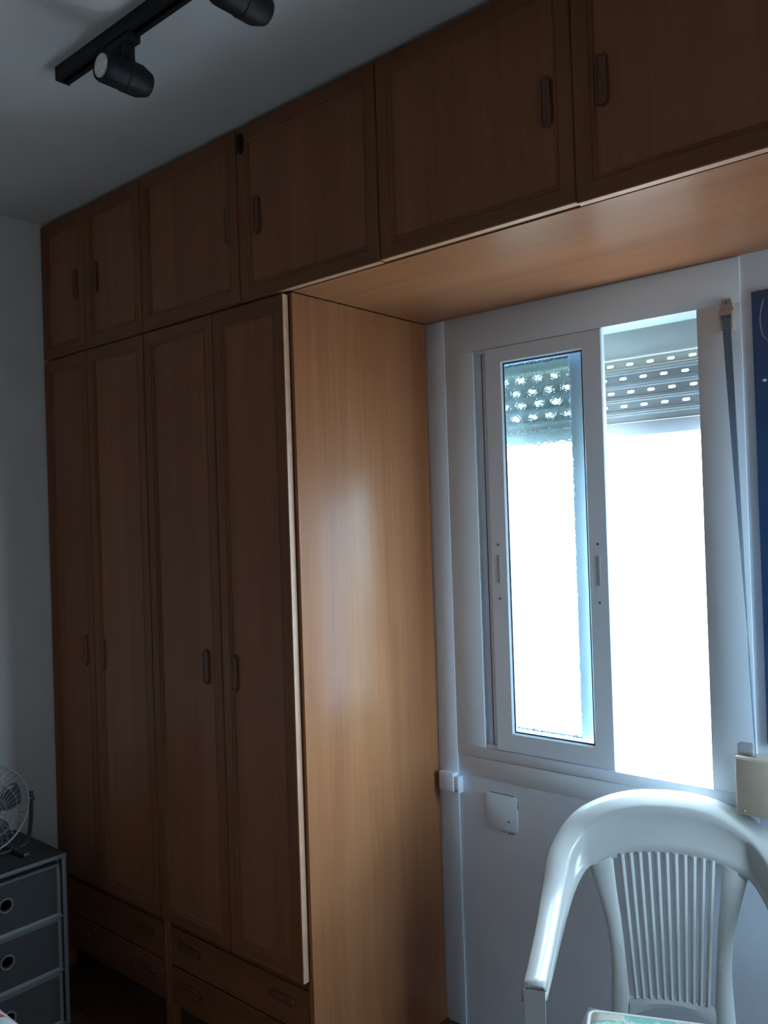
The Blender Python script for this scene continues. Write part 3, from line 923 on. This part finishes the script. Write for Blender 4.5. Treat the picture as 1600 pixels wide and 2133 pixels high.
# ------------------------------------------------------------------ drawer tower, fan, bed
def chest():
    t = thing('drawer_tower', 'low grey drawer tower with three fabric drawers against the left wall', 'chest of drawers', (0.004, -0.353, 0.0))
    hw, dp, ht = 0.198, 0.346, 0.550
    r = 0.007
    for y in (-hw + r, hw - r):
        for x in (r, dp - r):
            box('post', x - r, x + r, y - r, y + r, 0.0, ht - 0.0122, CHESTF, t, 0.0015)
    box('top', 0.0, dp, -hw, hw, ht - 0.012, ht - 0.0005, CHESTT, t, 0.002)
    box('top_edge', dp, dp + 0.003, -hw, hw, ht - 0.013, ht, CHESTF, t, 0.001)
    zs = [(0.355, 0.522), (0.182, 0.348), (0.012, 0.174)]
    for z0, z1 in zs:
        box('crossbar', dp - 0.011, dp - 0.003, -hw + 2 * r, hw - 2 * r, z0 - 0.0075, z0 - 0.0005, CHESTF, t, 0.001)
        bm = bmesh.new()
        # drawer with a round grommet hole in its front
        y0, y1 = -hw + 0.022, hw - 0.022
        zm = (z0 + z1) / 2 + 0.010
        xf = dp - 0.004
        hole, outer = [], []
        N = 24
        for i in range(N):
            a = 2 * math.pi * i / N + math.pi / N
            cc, ss = math.cos(a), math.sin(a)
            hole.append((0.017 * cc, zm + 0.017 * ss))
            k = min((y1 - 0) / abs(cc) if abs(cc) > 1e-6 else 9, ((z1 - zm) if ss > 0 else (zm - z0)) / abs(ss) if abs(ss) > 1e-6 else 9)
            outer.append((k * cc, zm + k * ss))
        corners = [(y1, z1), (y0, z1), (y0, z0), (y1, z0)]
        for cy_, cz_ in corners:
            i = min(range(N), key=lambda i: (outer[i][0] - cy_) ** 2 + (outer[i][1] - cz_) ** 2)
            outer[i] = (cy_, cz_)
        loops = [[(0.03, y, z) for y, z in outer], [(xf, y, z) for y, z in outer], [(xf, y, z) for y, z in hole], [(xf - 0.012, y, z) for y, z in hole]]
        loft(bm, loops, True, True, False)
        d = obj('drawer', bm, CHESTD, t)
        bm = bmesh.new()
        add_tube(bm, [(xf + 0.001, 0.0205 * math.cos(2 * math.pi * i / 24), zm + 0.0205 * math.sin(2 * math.pi * i / 24)) for i in range(24)], 0.0035, 8, closed=True)
        obj('grommet', bm, CHESTF, d, smooth=True)
        bm = bmesh.new()
        e = 0.006
        loft(bm, [[(xf + 0.0002, y0, z0), (xf + 0.0002, y1, z0), (xf + 0.0002, y1, z1), (xf + 0.0002, y0, z1)],
                  [(xf + 0.003, y0 + 0.001, z0 + 0.001), (xf + 0.003, y1 - 0.001, z0 + 0.001), (xf + 0.003, y1 - 0.001, z1 - 0.001), (xf + 0.003, y0 + 0.001, z1 - 0.001)],
                  [(xf + 0.0002, y0 + e * 1.6, z0 + e * 1.6), (xf + 0.0002, y1 - e * 1.6, z0 + e * 1.6), (xf + 0.0002, y1 - e * 1.6, z1 - e * 1.6), (xf + 0.0002, y0 + e * 1.6, z1 - e * 1.6)]])
        obj('edge_trim', bm, CHESTF, d)
chest()

def fan():
    t = thing('desk_fan', 'round wire guarded desk fan standing on the drawer tower', 'fan', (0.205, -0.353, 0.5505))
    zc, R = 0.166, 0.136
    def ring(x, r, tr_, name, m, par):
        bm = bmesh.new()
        add_tube(bm, [(x, r * math.cos(2 * math.pi * i / 48), zc + r * math.sin(2 * math.pi * i / 48)) for i in range(48)], tr_, 8, closed=True)
        return obj(name, bm, m, par, smooth=True)
    ring(0.030, R, 0.0035, 'guard_rim', FANM, t)
    for sx in (1, -1):
        par = ring(0.030 + sx * 0.028, R * 0.62, 0.0011, 'guard_ring', FANM, t)
        ring(0.030 + sx * 0.036, R * 0.33, 0.0011, 'guard_ring', FANM, t)
        for i in range(36):
            a = 2 * math.pi * i / 36
            bm = bmesh.new()
            add_tube(bm, [(0.030 + sx * 0.039 * (1 - (r / R) ** 3), r * math.cos(a), zc + r * math.sin(a)) for r in (0.022, 0.055, 0.090, 0.118, R)], 0.0009, 5)
            obj('guard_wire', bm, FANM, t)
        bm = bmesh.new(); add_lathe(bm, [(0, 0.026), (0.004, 0.024), (0.006, 0.015)], (0.030 + sx * 0.038, 0, zc), (sx, 0, 0), 20)
        obj('guard_hub', bm, DARKP, t, smooth='auto')
    bm = bmesh.new(); add_lathe(bm, [(0, 0.02), (0.01, 0.034), (0.055, 0.036), (0.075, 0.028), (0.085, 0.012)], (-0.012, 0, zc), (-1, 0, 0), 24)
    obj('motor', bm, DARKP, t, smooth='auto')
    bm = bmesh.new(); add_lathe(bm, [(0, 0.020), (0.03, 0.020), (0.036, 0.012)], (0.014, 0, zc), (1, 0, 0), 20)
    hub = obj('blade_hub', bm, FANB, t, smooth='auto')
    for k in range(4):
        bm = bmesh.new()
        a0 = math.pi / 2 * k + 0.3
        rows = []
        for i in range(7):
            r = 0.018 + 0.096 * i / 6
            wd = 0.25 + 0.32 * math.sin(math.pi * (0.15 + 0.75 * i / 6))
            row = []
            for j in range(5):
                f = -1 + 0.5 * j
                a = a0 + f * wd
                row.append((0.030 + 0.010 * f, r * math.cos(a), zc + r * math.sin(a)))
            rows.append(row)
        loft(bm, rows, closed=False)
        o = obj('blade', bm, FANB, t, smooth=True)
        md = o.modifiers.new('thickness', 'SOLIDIFY'); md.thickness = 0.002
    # U shaped tube stand with pivots at both sides
    bm = bmesh.new()
    add_tube(bm, catmull([(0.02, -0.150, zc + 0.02), (0.014, -0.151, zc - 0.06), (0.0, -0.146, 0.030), (0.0, -0.120, 0.009), (0.0, 0.0, 0.008), (0.0, 0.120, 0.009), (0.0, 0.146, 0.030), (0.014, 0.151, zc - 0.06), (0.02, 0.150, zc + 0.02)], 5), 0.0065, 10)
    obj('stand_tube', bm, DARKP, t, smooth=True)
    for s in (-1, 1):
        bm = bmesh.new(); add_lathe(bm, [(0, 0.009), (0.014, 0.009), (0.017, 0.006)], (0.026, s * 0.139, zc), (0, s, 0), 14)
        obj('pivot_knob', bm, DARKP, t, smooth='auto')
        box('foot', -0.085, 0.085, s * 0.100 - 0.012, s * 0.100 + 0.012, 0.0, 0.0145, DARKP, t, 0.004)
fan()

def bed():
    b = thing('bed', 'single bed under a striped bedspread, only its corner in view', 'bed', (0.01, -1.155, 0.0))
    for x in (0.06, 1.86):
        for y in (-0.42, 0.42):
            box('leg', x - 0.025, x + 0.025, y - 0.025, y + 0.025, 0.0, 0.20, BEDW, b, 0.003)
    box('base', 0.0, 1.92, -0.48, 0.48, 0.2002, 0.29, BEDW, b, 0.006)
    box('mattress', 0.005, 1.915, -0.475, 0.475, 0.2905, 0.482, SHEET, b, 0.03)
    bm = bmesh.new()
    # spread: softly rumpled top falling over both long sides and the foot
    nx, ny = 40, 36
    rows = []
    for i in range(nx + 1):
        row = []
        for j in range(ny + 1):
            x = 0.02 + 2.16 * i / nx
            y = -0.78 + 1.56 * j / ny
            z = 0.492
            ex, ey = max(0, x - 1.925), max(0, abs(y) - 0.498)
            sg = 1 if y > 0 else -1
            if ex > 0:
                x = 1.925 + 0.012 * (1 - math.exp(-ex * 30)) + 0.006 * math.sin(y * 25) * min(1, ex * 6); z -= ex
            if ey > 0:
                y = sg * (0.498 + 0.012 * (1 - math.exp(-ey * 30)) + 0.006 * math.sin(x * 23) * min(1, ey * 6)); z -= ey
            z += 0.006 * math.sin(x * 9 + y * 4) * math.sin(y * 11) if ex + ey == 0 else 0
            row.append((x, y, max(z, 0.16)))
        rows.append(row)
    loft(bm, rows, closed=False)
    o = obj('bedspread', bm, SPREAD, None, (0.01, -1.155, 0.003), smooth=True)
    tag(o, 'white bedspread with red stripes draped over the bed corner', 'bedspread')
    md = o.modifiers.new('thickness', 'SOLIDIFY'); md.thickness = 0.004; md.offset = 1
bed()
